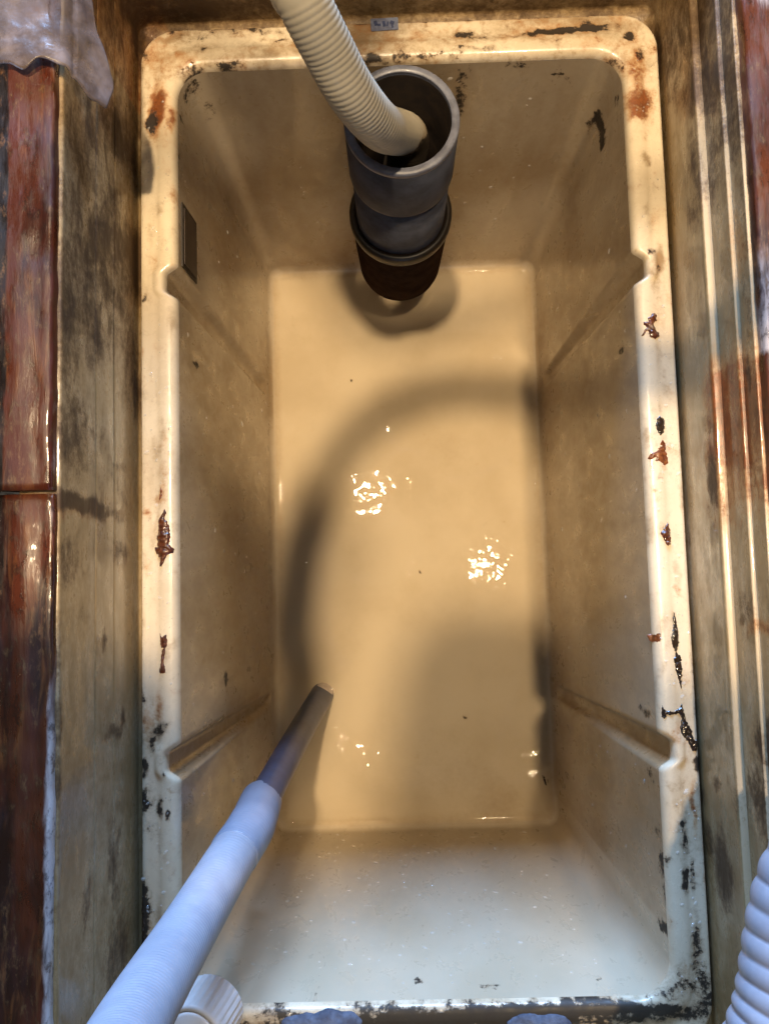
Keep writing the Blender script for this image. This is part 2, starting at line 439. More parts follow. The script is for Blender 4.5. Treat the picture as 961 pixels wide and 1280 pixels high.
crust('rust_blister', [(818,390),(822,392),(822,400),(817,405),(820,411),(825,415),(825,421),(818,425),(811,423),(808,415),(804,420),(800,421),(803,414),(806,410),(802,406),(803,402),(809,402),(806,397),(811,396),(813,392)], M_rust_wet, .0016)
crust('rust_blister', [(818,524),(824,519),(831,522),(833,532),(830,541),(826,545),(821,541),(818,533)], M_tar, .0012)
crust('rust_blister', [(828,547),(834,556),(836,570),(837,578),(831,585),(825,579),(815,577),(808,575),(808,568),(816,564),(822,558)], M_brown, .0010)
crust('rust_blister', [(835,650),(839,664),(839,680),(835,683),(829,675),(824,666),(830,660)], M_rust_wet, .002)
crust('rust_blister', [(812,795),(817,792),(825,790),(826,800),(822,804),(814,802)], M_brown, .001)
crust('grease_crust', [(843,763),(846,775),(849,790),(850,805),(847,815),(852,820),(854,835),(853,850),(853,868),(848,850),(844,838),(841,825),(844,815),(838,805),(838,795),(840,785),(840,772)], M_tar, .0016)
crust('grease_crust', [(853,876),(856,890),(860,902),(866,915),(870,926),(876,921),(876,930),(872,941),(866,940),(860,928),(852,920),(850,910),(852,898),(848,893),(840,894),(833,894),(830,902),(826,896),(826,879),(831,887),(842,889),(850,884)], M_tar, .0016)
crust('grease_crust', [(168,1124),(178,1122),(180,1150),(181,1186),(172,1196),(170,1160)], M_tar, .0016)

# ---- small dark rating plate on the left wall, pale sticker on the far rim
M_plate = simple('dark_plate', (.035, .022, .016), .35, (.05, .035, .025), 60, .1)
M_plate_edge = simple('plate_edge', (.016, .009, .005), .4, None, 60, .1)
def wall_x(z): return -(W2 + (FW2 - W2) * (z - RZ) / (-DEPTH - RZ)) + FX * (z - RZ) / (-DEPTH - RZ)
def slab(name, y0, y1, z0, z1, th, m, parent):
    V = []
    for lift in (0, th):
        for y, z in ((y0, z0), (y1, z0), (y1, z1), (y0, z1)):
            V.append((wall_x(z) + lift, y, z))
    Fc = [(4, 5, 6, 7), (0, 1, 5, 4), (1, 2, 6, 5), (2, 3, 7, 6), (3, 0, 4, 7), (3, 2, 1, 0)]
    o = obj(name, V, Fc, m, parent, False); flip(o); return o
pA = at_x(223, 250, -.2145); pB = at_x(240, 334, -.213)
pl = slab('rating_plate', .243, .307, -.016, -.062, .0016, M_plate_edge, tank)
slab('plate_face', .247, .303, -.020, -.058, .0024, M_plate, pl)

M_stk = simple('pale_blue_sticker', (.20, .23, .33), .35, (.12, .13, .19), 120, .1)  # blue taken darker, hose shade put into the colour
M_ink = simple('sticker_ink', (.05, .07, .17), .5, (.03, .04, .09), 200, .1)
def rbox(name, c, sx, sy, sz, m, parent=None, rz=0, bev=.0006, seg=2):
    bm = bmesh.new(); bmesh.ops.create_cube(bm, size=1)
    for v in bm.verts: v.co = Vector((v.co.x * sx, v.co.y * sy, v.co.z * sz))
    if bev: bmesh.ops.bevel(bm, geom=bm.edges[:], offset=bev, segments=seg, affect='EDGES', profile=.5)
    bmesh.ops.rotate(bm, verts=bm.verts, cent=(0, 0, 0), matrix=Matrix.Rotation(rz, 3, 'Z'))
    bmesh.ops.translate(bm, verts=bm.verts, vec=c)
    me = bpy.data.meshes.new(name); bm.to_mesh(me); bm.free(); me.materials.append(m)
    o = bpy.data.objects.new(name, me); C.objects.link(o)
    if parent: o.parent = parent
    return o
sc_ = at(480.5, 30.5, -.003)
stk = rbox('sticker', (sc_.x, sc_.y, -.0028), .0265, .0125, .0008, M_stk, tank, .03, .0002, 1)
for dx, dy, sx, sy, r in ((-.0085, .001, .0034, .0050, .3), (-.005, -.0008, .0030, .0022, 0), (-.0005, .0002, .0030, .0058, .2), (.003, .0, .0016, .0048, -.2), (.0075, .0012, .0042, .0034, -.4), (.0075, -.0022, .0020, .0040, .2)):
    rbox('printed_mark', (sc_.x + dx, sc_.y + dy, -.00232), sx, sy, .0004, M_ink, stk, r, .00015, 1)

# ------------------------------------------------------------------ water film in the tank
m_w, nt, b = mat('clear_shallow_water'); L = nt.links.new
out = [n for n in nt.nodes if n.type == 'OUTPUT_MATERIAL'][0]; nt.nodes.remove(b)
gl = N(nt, 'ShaderNodeBsdfGlossy'); gl.inputs['Roughness'].default_value = .035
tr = N(nt, 'ShaderNodeBsdfTransparent'); tr.inputs['Color'].default_value = (.97, .955, .92, 1)
fr = N(nt, 'ShaderNodeFresnel'); fr.inputs['IOR'].default_value = 1.226
mx = N(nt, 'ShaderNodeMixShader')
L(fr.outputs[0], mx.inputs[0]); L(tr.outputs[0], mx.inputs[1]); L(gl.outputs[0], mx.inputs[2]); L(mx.outputs[0], out.inputs[0])
n1 = noise_n(nt, 11, 1, .5); n2 = noise_n(nt, 62, 1, .5); n3 = noise_n(nt, 44, 3, .5, stretch=(.30, 1.1, 1))
at_ = N(nt, 'ShaderNodeAttribute', attribute_name='stain'); sep = N(nt, 'ShaderNodeSeparateColor'); L(at_.outputs['Color'], sep.inputs[0])
h = math_n(nt, 'ADD', math_n(nt, 'MULTIPLY', n1.outputs[0], .55), math_n(nt, 'MULTIPLY', math_n(nt, 'MULTIPLY', n2.outputs[0], sep.outputs[1]), .9))
h = math_n(nt, 'ADD', h, math_n(nt, 'MULTIPLY', math_n(nt, 'MULTIPLY', n3.outputs[0], sep.outputs[0]), 10.0))
bp = N(nt, 'ShaderNodeBump'); bp.inputs['Strength'].default_value = .5; bp.inputs['Distance'].default_value = .0016
L(h, bp.inputs['Height']); L(bp.outputs[0], gl.inputs['Normal'])
wl = []
for o_, z in ((.0075, -DEPTH + .0056), (.009, -DEPTH + .0036), (.012, -DEPTH + .0028)):
    wl.append([(x, y, z) for x, y, m in loop(FW2 - o_, FL2 - o_, .014, FX, FY, 0, .01)])
for k in range(1, 100):
    s = 1 - k / 100
    wl.append([(x, y, -DEPTH + .0028) for x, y, m in loop(max((FW2 - .012) * s, .004), (FL2 - .012) * s + .1 * (1 - s), max(.0035, .014 * s), FX, FY, 0, .01)])
V, Fc = loft(wl, True)
SWELL = [(at(px, py, -DEPTH), h, sg) for px, py, h, sg in ((452, 985, .0097, .024), (412, 1035, .0096, .022), (658, 975, .0084, .018), (490, 515, .0022, .018), (420, 940, .0068, .018), (478, 1015, .0086, .020), (690, 965, .0080, .016), (440, 960, .0040, .009), (462, 955, .0040, .009), (430, 985, .0042, .009), (474, 985, .0042, .009), (408, 868, .0030, .008), (625, 440, .0025, .014), (475, 480, .0018, .012))]
def swell(v):
    z = v[2]
    if max(abs(v[0] - FX) - FW2, abs(v[1] - FY) - FL2) > -.013: return v
    for w, h, sg in SWELL: z += h * math.exp(-((v[0] - w.x) ** 2 + (v[1] - w.y) ** 2) / (2 * sg * sg))
    return (v[0], v[1], z)
V = [swell(v) for v in V]
water = obj('water', V, Fc, m_w); tag(water, 'shallow clear water film on the tank bottom', None, None, 'structure')
rip = [(at(px, py, -DEPTH), r * .0012, .17 if py in (706, 615, 700) else 1) for px, py, r in ((455, 960, 36), (415, 1010, 26), (660, 950, 30), (490, 505, 18), (630, 430, 18), (615, 706, 44), (461, 615, 44), (385, 700, 14), (408, 845, 12), (410, 1015, 30), (620, 960, 24), (440, 930, 24), (470, 985, 22))]
def water_rip(p):
    v = 0; g = 0
    for w, r, k in rip:
        e = math.exp(-(((p.x - w.x) ** 2 + (p.y - w.y) ** 2) / r ** 2) ** 2)
        if k < 1: g = max(g, e)
        else: v = max(v, e * .2); g = max(g, e)
    return (v, g, 0)
paint(water, water_rip)

M_drop, nt, b = mat('water_drop')
b.inputs['Base Color'].default_value = (.9, .88, .84, 1); b.inputs['Roughness'].default_value = .03
b.inputs['Alpha'].default_value = .22; b.inputs['IOR'].default_value = 1.33; b.inputs['Specular IOR Level'].default_value = 1.0
def drops(name, spots, parent, label):
    V, Fc = [], []
    for p, n, r in spots:
        n = Vector(n).normalized(); u = n.orthogonal().normalized(); w = n.cross(u); p = Vector(p)
        st = random.uniform(.8, 1.6); b0 = len(V); seg = 10
        ph_ = random.uniform(0, 6.3)
        for (k, h) in ((1, -.12), (.93, .16), (.72, .34), (.38, .46)):
            for q in range(seg):
                a = 2 * PI * q / seg
                rr = r * k * (1 + .18 * math.sin(2 * a + ph_) + .1 * math.sin(3 * a + 2 * ph_))
                V.append(p + u * rr * math.cos(a) * st + w * rr * math.sin(a) + n * r * h)
        V.append(p + n * r * .49)
        for i in range(3):
            for q in range(seg): Fc.append((b0 + i * seg + q, b0 + i * seg + (q + 1) % seg, b0 + (i + 1) * seg + (q + 1) % seg, b0 + (i + 1) * seg + q))
        for q in range(seg): Fc.append((b0 + 3 * seg + q, b0 + 3 * seg + (q + 1) % seg, b0 + 4 * seg))
    o = obj(name, V, Fc, M_drop, parent); o['kind'] = 'stuff'; return o
sp = []
for i in range(560):
    side = random.choice('LRNNNF')
    t = random.random() ** .8; z = RZ - .01 - t * .40; tt = (z - RZ) / (-DEPTH - RZ)
    r = .0007 + .0016 * random.random() ** 3
    hx = W2 + (FW2 - W2) * tt; hy = L2 + (FL2 - L2) * tt; cx, cy = FX * tt, FY * tt
    if side in 'LR':
        y = random.uniform(-.38, .38)
        if abs(abs(y) - GY) < .022: continue
        sg = -1 if side == 'L' else 1
        sp.append(((cx + sg * hx, y, z), (-sg, 0, .03), r))
    else:
        x = random.uniform(-.165, .165); sg = -1 if side == 'N' else 1
        sp.append(((x, cy + sg * hy, z), (0, -sg, .05), r))
drops('wall_drops', sp, basin, None)
sp = []
for i in range(330):
    y = random.uniform(-.43, .43); sg = random.choice((-1, 1))
    if abs(abs(y) - GY) < .028: continue
    x = sg * (W2 + random.uniform(.006, .034)); p = Vector((x, y, 0)); p.z = rim_z(p)
    sp.append((p, (0, 0, 1), .0006 + .0014 * random.random() ** 3))
drops('rim_drops', sp, rim, None)

# ------------------------------------------------------------------ stacked frames round the tank
# per ring: left x, right x, far y, near y at the bottom / top, z left, z right
def frame_ring(name, label, xl, xr, yf, yn, zl, zr, wall, lean=(.0, .0)):
    """one frame: inner wall, top, outer wall.  zl/zr = (bottom, top) left / right"""
    def ringloop(off, k, dl=0, dr=0):
        pts = []
        x0, x1, y0, y1 = xl - off - dl, xr + off + dr, yn - off, yf + off
        r = .012 + off * .5
        def zz(x):
            t = (x - xl) / (xr - xl); return zl[k] + (zr[k] - zl[k]) * t
        nL, nS, nC = 220, 110, 8
        seq = []
        for i in range(nL): seq.append((x1, y0 + r + (y1 - y0 - 2 * r) * i / nL))
        for i in range(nC): a = PI / 2 * i / nC; seq.append((x1 - r + r * math.cos(a), y1 - r + r * math.sin(a)))
        for i in range(nS): seq.append((x1 - r - (x1 - x0 - 2 * r) * i / nS, y1))
        for i in range(nC): a = PI / 2 + PI / 2 * i / nC; seq.append((x0 + r + r * math.cos(a), y1 - r + r * math.sin(a)))
        for i in range(nL): seq.append((x0, y1 - r - (y1 - y0 - 2 * r) * i / nL))
        for i in range(nC): a = PI + PI / 2 * i / nC; seq.append((x0 + r + r * math.cos(a), y0 + r + r * math.sin(a)))
        for i in range(nS): seq.append((x0 + r + (x1 - x0 - 2 * r) * i / nS, y0))
        for i in range(nC): a = PI * 1.5 + PI / 2 * i / nC; seq.append((x1 - r + r * math.cos(a), y0 + r + r * math.sin(a)))
        return [(x, y, zz(x)) for x, y in seq]
    def between(k, t, off, dl=0, dr=0):
        a = ringloop(off, 0, dl * t, dr * t); b2 = ringloop(off, 1, dl * t, dr * t)
        return [(p[0], p[1], p[2] + (q[2] - p[2]) * t) for p, q in zip(a, b2)]
    loops = [between(0, t, 0, *lean) for t in [i / 14 for i in range(14)]]
    h = zl[1] - zl[0]
    if zl[0] < 0: loops.insert(0, ringloop(-.022, 0))
    loops.append(between(0, 1 - .0015 / h, 0, *lean)); loops.append(between(0, 1 - .0004 / h, .0005, *lean)); loops.append(between(0, 1, .0015, *lean))
    loops.append(between(0, 1, wall - .001, *lean)); loops.append(between(0, 1 - .001 / h, wall, *lean)); loops.append(between(0, 0, wall, *lean))
    V, Fc = loft(loops)
    # subtle warp so that edges are not perfect
    V = [(x + .0006 * fbm((x, y, z), 7, 2), y + .0006 * fbm((y, x, z), 7, 2), z) for x, y, z in V]
    o = obj(name, V, Fc, M_frame); flip(o)
    tag(o, label, 'raised frame', 'frames stacked round the tank')
    return o
fr1 = frame_ring('extension_frame', 'khaki plastic frame directly round the cream rim, lowest of the stack', -.2575, .2535, .4935, -.4965, (-.022, .044), (-.022, .066), .018, (.0006, .0))
fr2 = frame_ring('extension_frame', 'middle frame of the stack, its right ledge a pale strip', -.2583, .2604, .500, -.503, (.045, .084), (.067, .100), .022, (.0004, .0004))
fr3 = frame_ring('extension_frame', 'topmost frame of the stack, meeting the rusty floor edge', -.2590, .2640, .505, -.508, (.085, .150), (.101, .123), .030, (.0005, .0))

def blob_list(lst, plane, val):
    return lst
FSL = [(at_x(px, py, -.258), a * .0007, c * .0013, ch, st * (1.25 if ch == 1 else 1)) for px, py, a, c, ch, st in [
    (105, 190, 70, 40, 1, .46), (95, 250, 60, 40, 1, .42), (118, 170, 26, 14, 1, .6), (100, 515, 30, 20, 1, .5), (95, 545, 50, 50, 1, .45), (105, 632, 12, 60, 1, .95), (95, 640, 12, 40, 0, .5), (150, 578, 8, 30, 1, .4), (150, 690, 20, 18, 1, .5), (80, 700, 30, 30, 1, .45), (90, 350, 50, 30, 1, .42), (85, 440, 60, 22, 1, .45), (110, 90, 90, 60, 2, .9),
    (130, 60, 60, 40, 1, .3), (145, 915, 10, 16, 1, .62), (155, 895, 12, 5, 1, .62), (145, 1080, 60, 14, 1, .5), (150, 1190, 60, 26, 1, .55), (110, 1120, 30, 8, 1, .5), (132, 800, 14, 4, 1, .5), (75, 960, 200, 5, 1, .42), (100, 300, 300, 60, 2, .5), (155, 18, 20, 40, 0, .55)]]
FSR = [(at_x(px, py, .255), a * .0007, c * .0013, ch, st * 1.15) for px, py, a, c, ch, st in [
    (850, 40, 60, 60, 1, .5), (880, 60, 90, 40, 2, .9), (895, 20, 60, 40, 1, .45), (925, 120, 50, 10, 1, .5), (907, 300, 60, 10, 0, .42), (915, 260, 60, 10, 1, .42), (935, 190, 40, 10, 1, .5), (893, 600, 40, 9, 1, .9), (889, 530, 50, 8, 0, .6), (920, 560, 44, 30, 0, .72), (935, 520, 40, 20, 1, .42), (905, 590, 60, 40, 0, .5), (862, 670, 20, 14, 1, .35), (855, 530, 20, 14, 1, .35), (945, 785, 9, 22, 0, .85), (905, 1090, 50, 14, 1, .85), (890, 1060, 30, 10, 1, .7), (948, 930, 30, 14, 1, .9), (940, 1000, 50, 20, 1, .62), (925, 770, 30, 20, 1, .36), (900, 985, 12, 8, 1, .62), (919, 470, 30, 5, 1, .8), (920, 400, 80, 5, 1, .42), (880, 990, 20, 6, 1, .5), (865, 240, 200, 40, 2, .6)]]
def frame_stain(p):
    c = [0, 0, 0]
    q = p + Vector((0, fbm((p.x, p.y, p.z), 34, 3), fbm((p.z, p.x, p.y), 34, 3))) * .006
    for lst, ok in ((FSL, p.x < -.2), (FSR, p.x > .2)):
        if not ok: continue
        for w, a, b2, ch, st in lst:
            d = ((q.y - w.y) / a) ** 2 + ((q.z - w.z) / b2) ** 2
            if d < 9: c[ch] = max(c[ch], st * math.exp(-d))
    if p.y > .4:
        c[1] = max(c[1], .34 + .35 * fbm((p.x, p.y, p.z), 12)); c[2] = max(c[2], .8)
        if abs(p.x + .25) < .02: c[0] = max(c[0], .6)
    top = .5 + .5 * fbm((p.x, p.y, 9), 5)
    c[2] = max(c[2], .12 + .35 * top * sm(-.1, .45, p.y))
    up = sm(-.12, .22, p.y) if p.x < 0 else sm(.10, .36, p.y)
    c[1] = max(c[1], up * (.33 + .75 * fbm((p.x * .5, p.y * 1.0, p.z * .8), 13, 5)))
    c[1] = max(c[1], .16 * (.4 + 1.2 * fbm((p.x, p.y * 1.2, p.z * .6 + 3), 22, 4)))
    c[2] = max(c[2], .35 + .6 * fbm((p.x, p.y * 2, p.z * .4 + 7), 9, 4))
    c[2] = max(c[2], .80 + .25 * fbm((p.x, p.y * 1.2, p.z * .8 + 7), 9, 4))
    ledge = p.x > .2 and (p.z > .0655 and p.z < .0668 or p.z > .0995 and p.z < .1012 or p.z > .1222)
    if ledge:
        k = .35 + .65 * sm(.15, .40, p.y); c = [c[0], c[1] * k, c[2] * (.25 + .5 * sm(.2, .42, p.y))]  # upward ledges kept paler than walls, overhead light put into the colour
    if p.x > .2: c[0] = max(c[0], math.exp(-((p.y - .055) / .065) ** 2) * sm(.03, .062, p.z) * (1.15 + .5 * fbm((p.x, p.y, p.z), 30, 4)))
    return c
for o in (fr1, fr2, fr3): paint(o, frame_stain)

# ------------------------------------------------------------------ floor beside the frames
def rusty(name, dark=(.016, .003, .002), mid=(.075, .014, .004), light=(.19, .065, .018), pale=(.50, .47, .47), pale_amt=.5, pale_y=None, coat=.9):
    m, nt, b = mat(name); L = nt.links.new
    a = noise_n(nt, 16, 7, .62, dist=.5, stretch=(2.6, .45, 1)); f = noise_n(nt, 70, 5, .6, dist=.8, stretch=(2.4, .32, 1)); g = noise_n(nt, 260, 4, .6)
    a.inputs['Scale'].default_value = 12; f.inputs['Scale'].default_value = 48
    c = mix(nt, rng(nt, a.outputs[0], .36, .56), dark, mid)
    c = mix(nt, math_n(nt, 'MULTIPLY', rng(nt, f.outputs[0], .50, .74), .75), c, light)
    at_ = N(nt, 'ShaderNodeAttribute', attribute_name='stain'); sep = N(nt, 'ShaderNodeSeparateColor'); L(at_.outputs['Color'], sep.inputs[0])
    nz = math_n(nt, 'SUBTRACT', math_n(nt, 'ADD', math_n(nt, 'MULTIPLY', a.outputs[0], .7), math_n(nt, 'MULTIPLY', f.outputs[0], .5)), .6)
    c = mix(nt, rng(nt, math_n(nt, 'ADD', sep.outputs[2], math_n(nt, 'MULTIPLY', nz, 1.8)), .4, .8), c, pale)
    c = mix(nt, rng(nt, math_n(nt, 'ADD', sep.outputs[1], math_n(nt, 'MULTIPLY', nz, 1.8)), .4, .7), c, (.008, .004, .003))
    e1 = noise_n(nt, 120, 7, .75, stretch=(1.4, .6, 1)); e2 = noise_n(nt, 30, 6, .7, stretch=(1.5, .4, 1))
    c = mix(nt, math_n(nt, 'MULTIPLY', rng(nt, e1.outputs[0], .50, .64), .75), c, (.010, .004, .003))
    c = mix(nt, math_n(nt, 'MULTIPLY', rng(nt, math_n(nt, 'ADD', e1.outputs[0], math_n(nt, 'MULTIPLY', e2.outputs[0], .5)), .78, 1.0), .5), c, (.30, .14, .05))
    L(c, b.inputs['Base Color']); L(rng(nt, e2.outputs[0], .35, .65, .2, .65), b.inputs['Roughness'])
    L(rng(nt, e2.outputs[0], .40, .62, coat, .1), b.inputs['Coat Weight'])
    g = e1; b.inputs["Coat Roughness"].default_value = .06
    h = math_n(nt, 'ADD', math_n(nt, 'ADD', math_n(nt, 'MULTIPLY', a.outputs[0], 1.2), f.outputs[0]), math_n(nt, 'MULTIPLY', e1.outputs[0], .5))
    bump(nt, b, h, .45, .0012)
    return m
M_bar = rusty('wet_rusty_steel')
M_tile = rusty('rust_stained_tile', mid=(.10, .026, .009), pale=(.46, .42, .42))
M_floor = simple('wet_concrete', (.10, .085, .075), .35, (.05, .035, .028), 25, .5, .4, dist=.002)

def bar(name, label, x0, x1, y0, y1, z0, z1, m, stain, cat='steel edge', n=120, group=None):
    """long bar with slightly worn, rounded top edges"""
    V, Fc = [], []
    cs = [(0, z0), (0, z1 - .003), (.0006, z1 - .0012), (.003, z1), (.012, z1 + .0003), (.3, z1 - .0012), (.5, z1 - .0006), (.8, z1), (1, z1)]
    w = x1 - x0
    def X(u): return u if u < .02 else u * w
    sect = [(0, z0), (0, z1 - .003), (.0008, z1 - .001), (.003, z1)] + [(w * t, z1 - .0008 * math.sin(t * 9)) for t in [i / 14 for i in range(2, 13)]] + [(w - .003, z1), (w - .0008, z1 - .001), (w, z1 - .003), (w, z0)]
    k = len(sect)
    for i in range(n + 1):
        y = y0 + (y1 - y0) * i / n
        for u, z in sect:
            x = x0 + u
            V.append((x + .0012 * fbm((x, y, 1), 30, 3), y, z + .0010 * fbm((x * 2, y, 2), 40, 3)))
    for i in range(n):
        for j in range(k - 1): Fc.append((i * k + j, i * k + j + 1, (i + 1) * k + j + 1, (i + 1) * k + j))
    Fc.append(tuple(range(k))); Fc.append(tuple(n * k + j for j in range(k)))
    o = obj(name, V, Fc, m); flip(o); tag(o, label, cat, group); paint(o, stain); return o
FZ = .150
xe = lambda y: at(66, y, FZ + .006).x
yj = at(40, 617, FZ).y
def left_stain(p):
    low = sm(-.02, -.30, p.y)
    e = sm(.012, .0, abs(p.x + .262))         # inner edge highlight painted pale
    outer = sm(-.292, -.305, p.x)
    b_ = max(.85 * e * (.35 + .65 * low), low * .55 * outer, low * .42 * (.5 + fbm((p.x, p.y, 3), 9)))  # bluish sheen painted pale along the lower sides
    g_ = .75 * sm(-.292, -.300, p.x) * (1 - low)
    return (0, g_, b_)
bar('steel_edge', 'upper glossy red brown rusted steel edge left of the frames, under the whitish sheet', -.318, -.2622, yj + .002, .62, FZ - .02, FZ + .010, M_bar, left_stain, group='rusty edges left of the frames')
bar('steel_edge', 'lower left rusted edge with pale painted sheen on its sides, below the stepped joint', -.313, -.2618, -.62, yj - .001, FZ - .02, FZ + .006, M_bar, left_stain, group='rusty edges left of the frames')
def right_stain(p):
    up = sm(.12, .30, p.y)
    b_ = .75 * (1 - up) + .25 * fbm((p.x, p.y, 6), 25)
    if -.02 < p.y < .10: b_ -= .55
    b_ = max(b_, .8 * math.exp(-((p.x - .285) / .02) ** 2 - ((p.y - .40) / .035) ** 2))
    return (0, .25 * up + .25 * fbm((p.x, p.y, 1), 12), b_)
bar('floor_tile_edge', 'rust stained pale tile edge right of the frames, dark red at the far end', .2668, .345, -.62, .62, FZ - .05, .135, M_tile, right_stain, 'tile edge')
# the surrounding floor with the opening left free
V = []; Fc = []
ix0, ix1, iy0, iy1 = -.31, .335, -.56, .56
B = 6.0
zf = FZ - .012
for x, y in ((-B, -B), (B, -B), (B, B), (-B, B), (ix0, iy0), (ix1, iy0), (ix1, iy1), (ix0, iy1)): V.append((x, y, zf - (.012 if x > .3 and abs(x) < 1 else 0)))
Fc = [(0, 1, 5, 4), (1, 2, 6, 5), (2, 3, 7, 6), (3, 0, 4, 7)]
fl = obj('floor', V, Fc, M_floor, None, False); flip(fl); tag(fl, None, None, None, 'structure')
# bed of mortar filling the gap behind the frames
def mortar(name, x0, x1, y0, y1, z1, lab):
    pass

# ------------------------------------------------------------------ outlet pipe
pc = at(502, 150, .003)
PX, PY = pc.x, pc.y
pipe = thing('outlet_pipe', 'upright grey plastic pipe with black socket hung against the far tank wall', 'pipe', (PX, PY, -.40))
M_pvc = simple('grey_pvc', (.075, .083, .112), .5, (.048, .052, .070), 40, .15)
M_pvc_edge = simple('worn_pvc_collar', (.17, .18, .23), .40, (.10, .105, .135), 60, .25, .05)
M_shade = simple('black_shade_lining', (.004, .0025, .002), .7, (.008, .005, .003), 60, .5)  # black that paints in the shade inside the pipe
M_black = simple('black_rubber_socket', (.030, .018, .012), .40, (.045, .028, .018), 50, .2)
for m_ in (M_pvc, M_shade):
    m_.node_tree.nodes['Principled BSDF'].inputs['IOR'].default_value = 1.22
M_black.node_tree.nodes['Principled BSDF'].inputs['Specular IOR Level'].default_value = .0
M_black_gloss = simple('wet_black_rubber', (.010, .008, .007), .42, (.02, .014, .01), 50, .3)
z0 = .40   # local zero is z=-.40
V, Fc = lathe([(.0475, -.089 + z0), (.0475, .0015 + z0), (.0485, .003 + z0), (.0540, .003 + z0), (.0552, .0015 + z0), (.0552, -.080 + z0), (.0547, -.0850 + z0), (.0530, -.0880 + z0), (.0490, -.0890 + z0)])
o = obj('collar', V, Fc, M_pvc, pipe); flip(o)
V, Fc = lathe([(.0476, .0034 + z0), (.0480, .0040 + z0), (.0542, .0040 + z0), (.0553, .0030 + z0), (.0555, -.0020 + z0), (.0548, -.0030 + z0), (.0520, .0 + z0), (.0476, .001 + z0)])
o = obj('collar_lip', V, Fc, M_pvc_edge, pipe); flip(o)
V, Fc = lathe([(.0440, -.300 + z0), (.0440, -.0785 + z0), (.0470, -.0785 + z0), (.0470, -.090 + z0), (.0526, -.0935 + z0), (.0520, -.300 + z0)])
o = obj('pipe_body', V, Fc, M_pvc, pipe); flip(o)
V, Fc = lathe([(.0522, -.1885 + z0), (.0550, -.1838 + z0), (.0594, -.1848 + z0), (.0612, -.189 + z0), (.0612, -.198 + z0), (.0600, -.2035 + z0), (.0560, -.2035 + z0), (.0530, -.195 + z0)])
o = obj('socket_lip', V, Fc, M_black_gloss, pipe); flip(o)
V, Fc = lathe([(.0505, -.205 + z0), (.052, -.188 + z0), (.0552, -.1845 + z0), (.0592, -.1855 + z0), (.0608, -.189 + z0), (.0608, -.199 + z0), (.0594, -.204 + z0), (.0584, -.218 + z0), (.0548, -.335 + z0), (.0535, -.342 + z0), (.0500, -.342 + z0), (.0485, -.338 + z0), (.0485, -.26 + z0), (.0505, -.258 + z0)])
o = obj('socket', V, Fc, M_black, pipe); flip(o)
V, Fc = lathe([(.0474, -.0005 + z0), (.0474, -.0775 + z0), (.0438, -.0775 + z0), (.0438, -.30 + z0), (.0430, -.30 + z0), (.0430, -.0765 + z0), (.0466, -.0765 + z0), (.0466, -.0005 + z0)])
o = obj('shade_lining', V, Fc, M_shade, pipe); flip(o)  # added black sleeve, stands in for shade inside the pipe
# clip that holds it to the wall
M_clip = simple('grey_clip', (.07, .07, .08), .4, None, 40, .2)
o = rbox('wall_clip', (0, .0530, -.125 + z0), .040, .018, .018, M_clip, pipe, 0, .002)

# ------------------------------------------------------------------ hoses
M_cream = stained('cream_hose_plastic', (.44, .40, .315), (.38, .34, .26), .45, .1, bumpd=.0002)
M_white = simple('pale_hose_plastic', (.37, .375, .43), .45, (.32, .325, .38), 30, .12, .1)
M_cuff = simple('pale_grey_cuff', (.28, .31, .40), .38, (.24, .27, .35), 30, .1, .2)
M_wand = simple('slate_grey_tube', (.070, .086, .150), .48, (.048, .058, .10), 26, .25, .3)
M_tip = simple('worn_tip', (.62, .53, .45), .5, (.48, .40, .34), 90, .3)

def ridged(r, amp, pitch, sharp=1.0):
    def f(s, an):
        ph = (s / pitch + 0 * an) % 1.0
        w = abs(math.sin(PI * ph)) ** sharp
        return r - amp + amp * w
    return f
LAMP = Vector((-.147, .40, 2.6))
# inlet hose, from inside the pipe up and out over the far edge, then back over the floor
pts = [(PX - .004, PY + .020, -.17), (PX + .002, PY + .012, -.10), (PX + .006, PY - .002, -.055), deep(508, 170, .775), deep(476, 158, .70), deep(440, 116, .645), deep(408, 58, .61), deep(379, 0, .585), deep(356, -60, .57)]
def lift(px, py, z, base=-DEPTH):
    s = at(px, py, base); return s + (LAMP - s) * ((z - base) / (LAMP.z - base))
e_ = Vector(pts[-1]); e2 = e_ + (LAMP - e_) * .12
pts += [e2, e_ + (LAMP - e_) * .26 + Vector((.01, .02, 0)), lift(450, 40, .98, 0), (-.02, .62, .95), (-.05, .85, .62), (-.10, 1.1, .28), (-.2, 1.4, .19)]
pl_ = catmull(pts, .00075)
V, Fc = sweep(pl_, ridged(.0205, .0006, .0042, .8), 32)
hose1 = obj('drain_hose', V, Fc, M_cream); paint(hose1, lambda p: (0, 1.1 * sm(.008, -.034, p.z + .012 * fbm(p, 40, 3)) if p.y > .3 and p.z < .1 else 0, .15 + .5 * sm(.03, -.03, p.z) * (1 if p.y > .3 and p.z < .1 else 0))); tag(hose1, 'cream corrugated hose curving down into the grey pipe at the far wall', 'hose')  # hose end blackened inside the pipe, its shade painted in

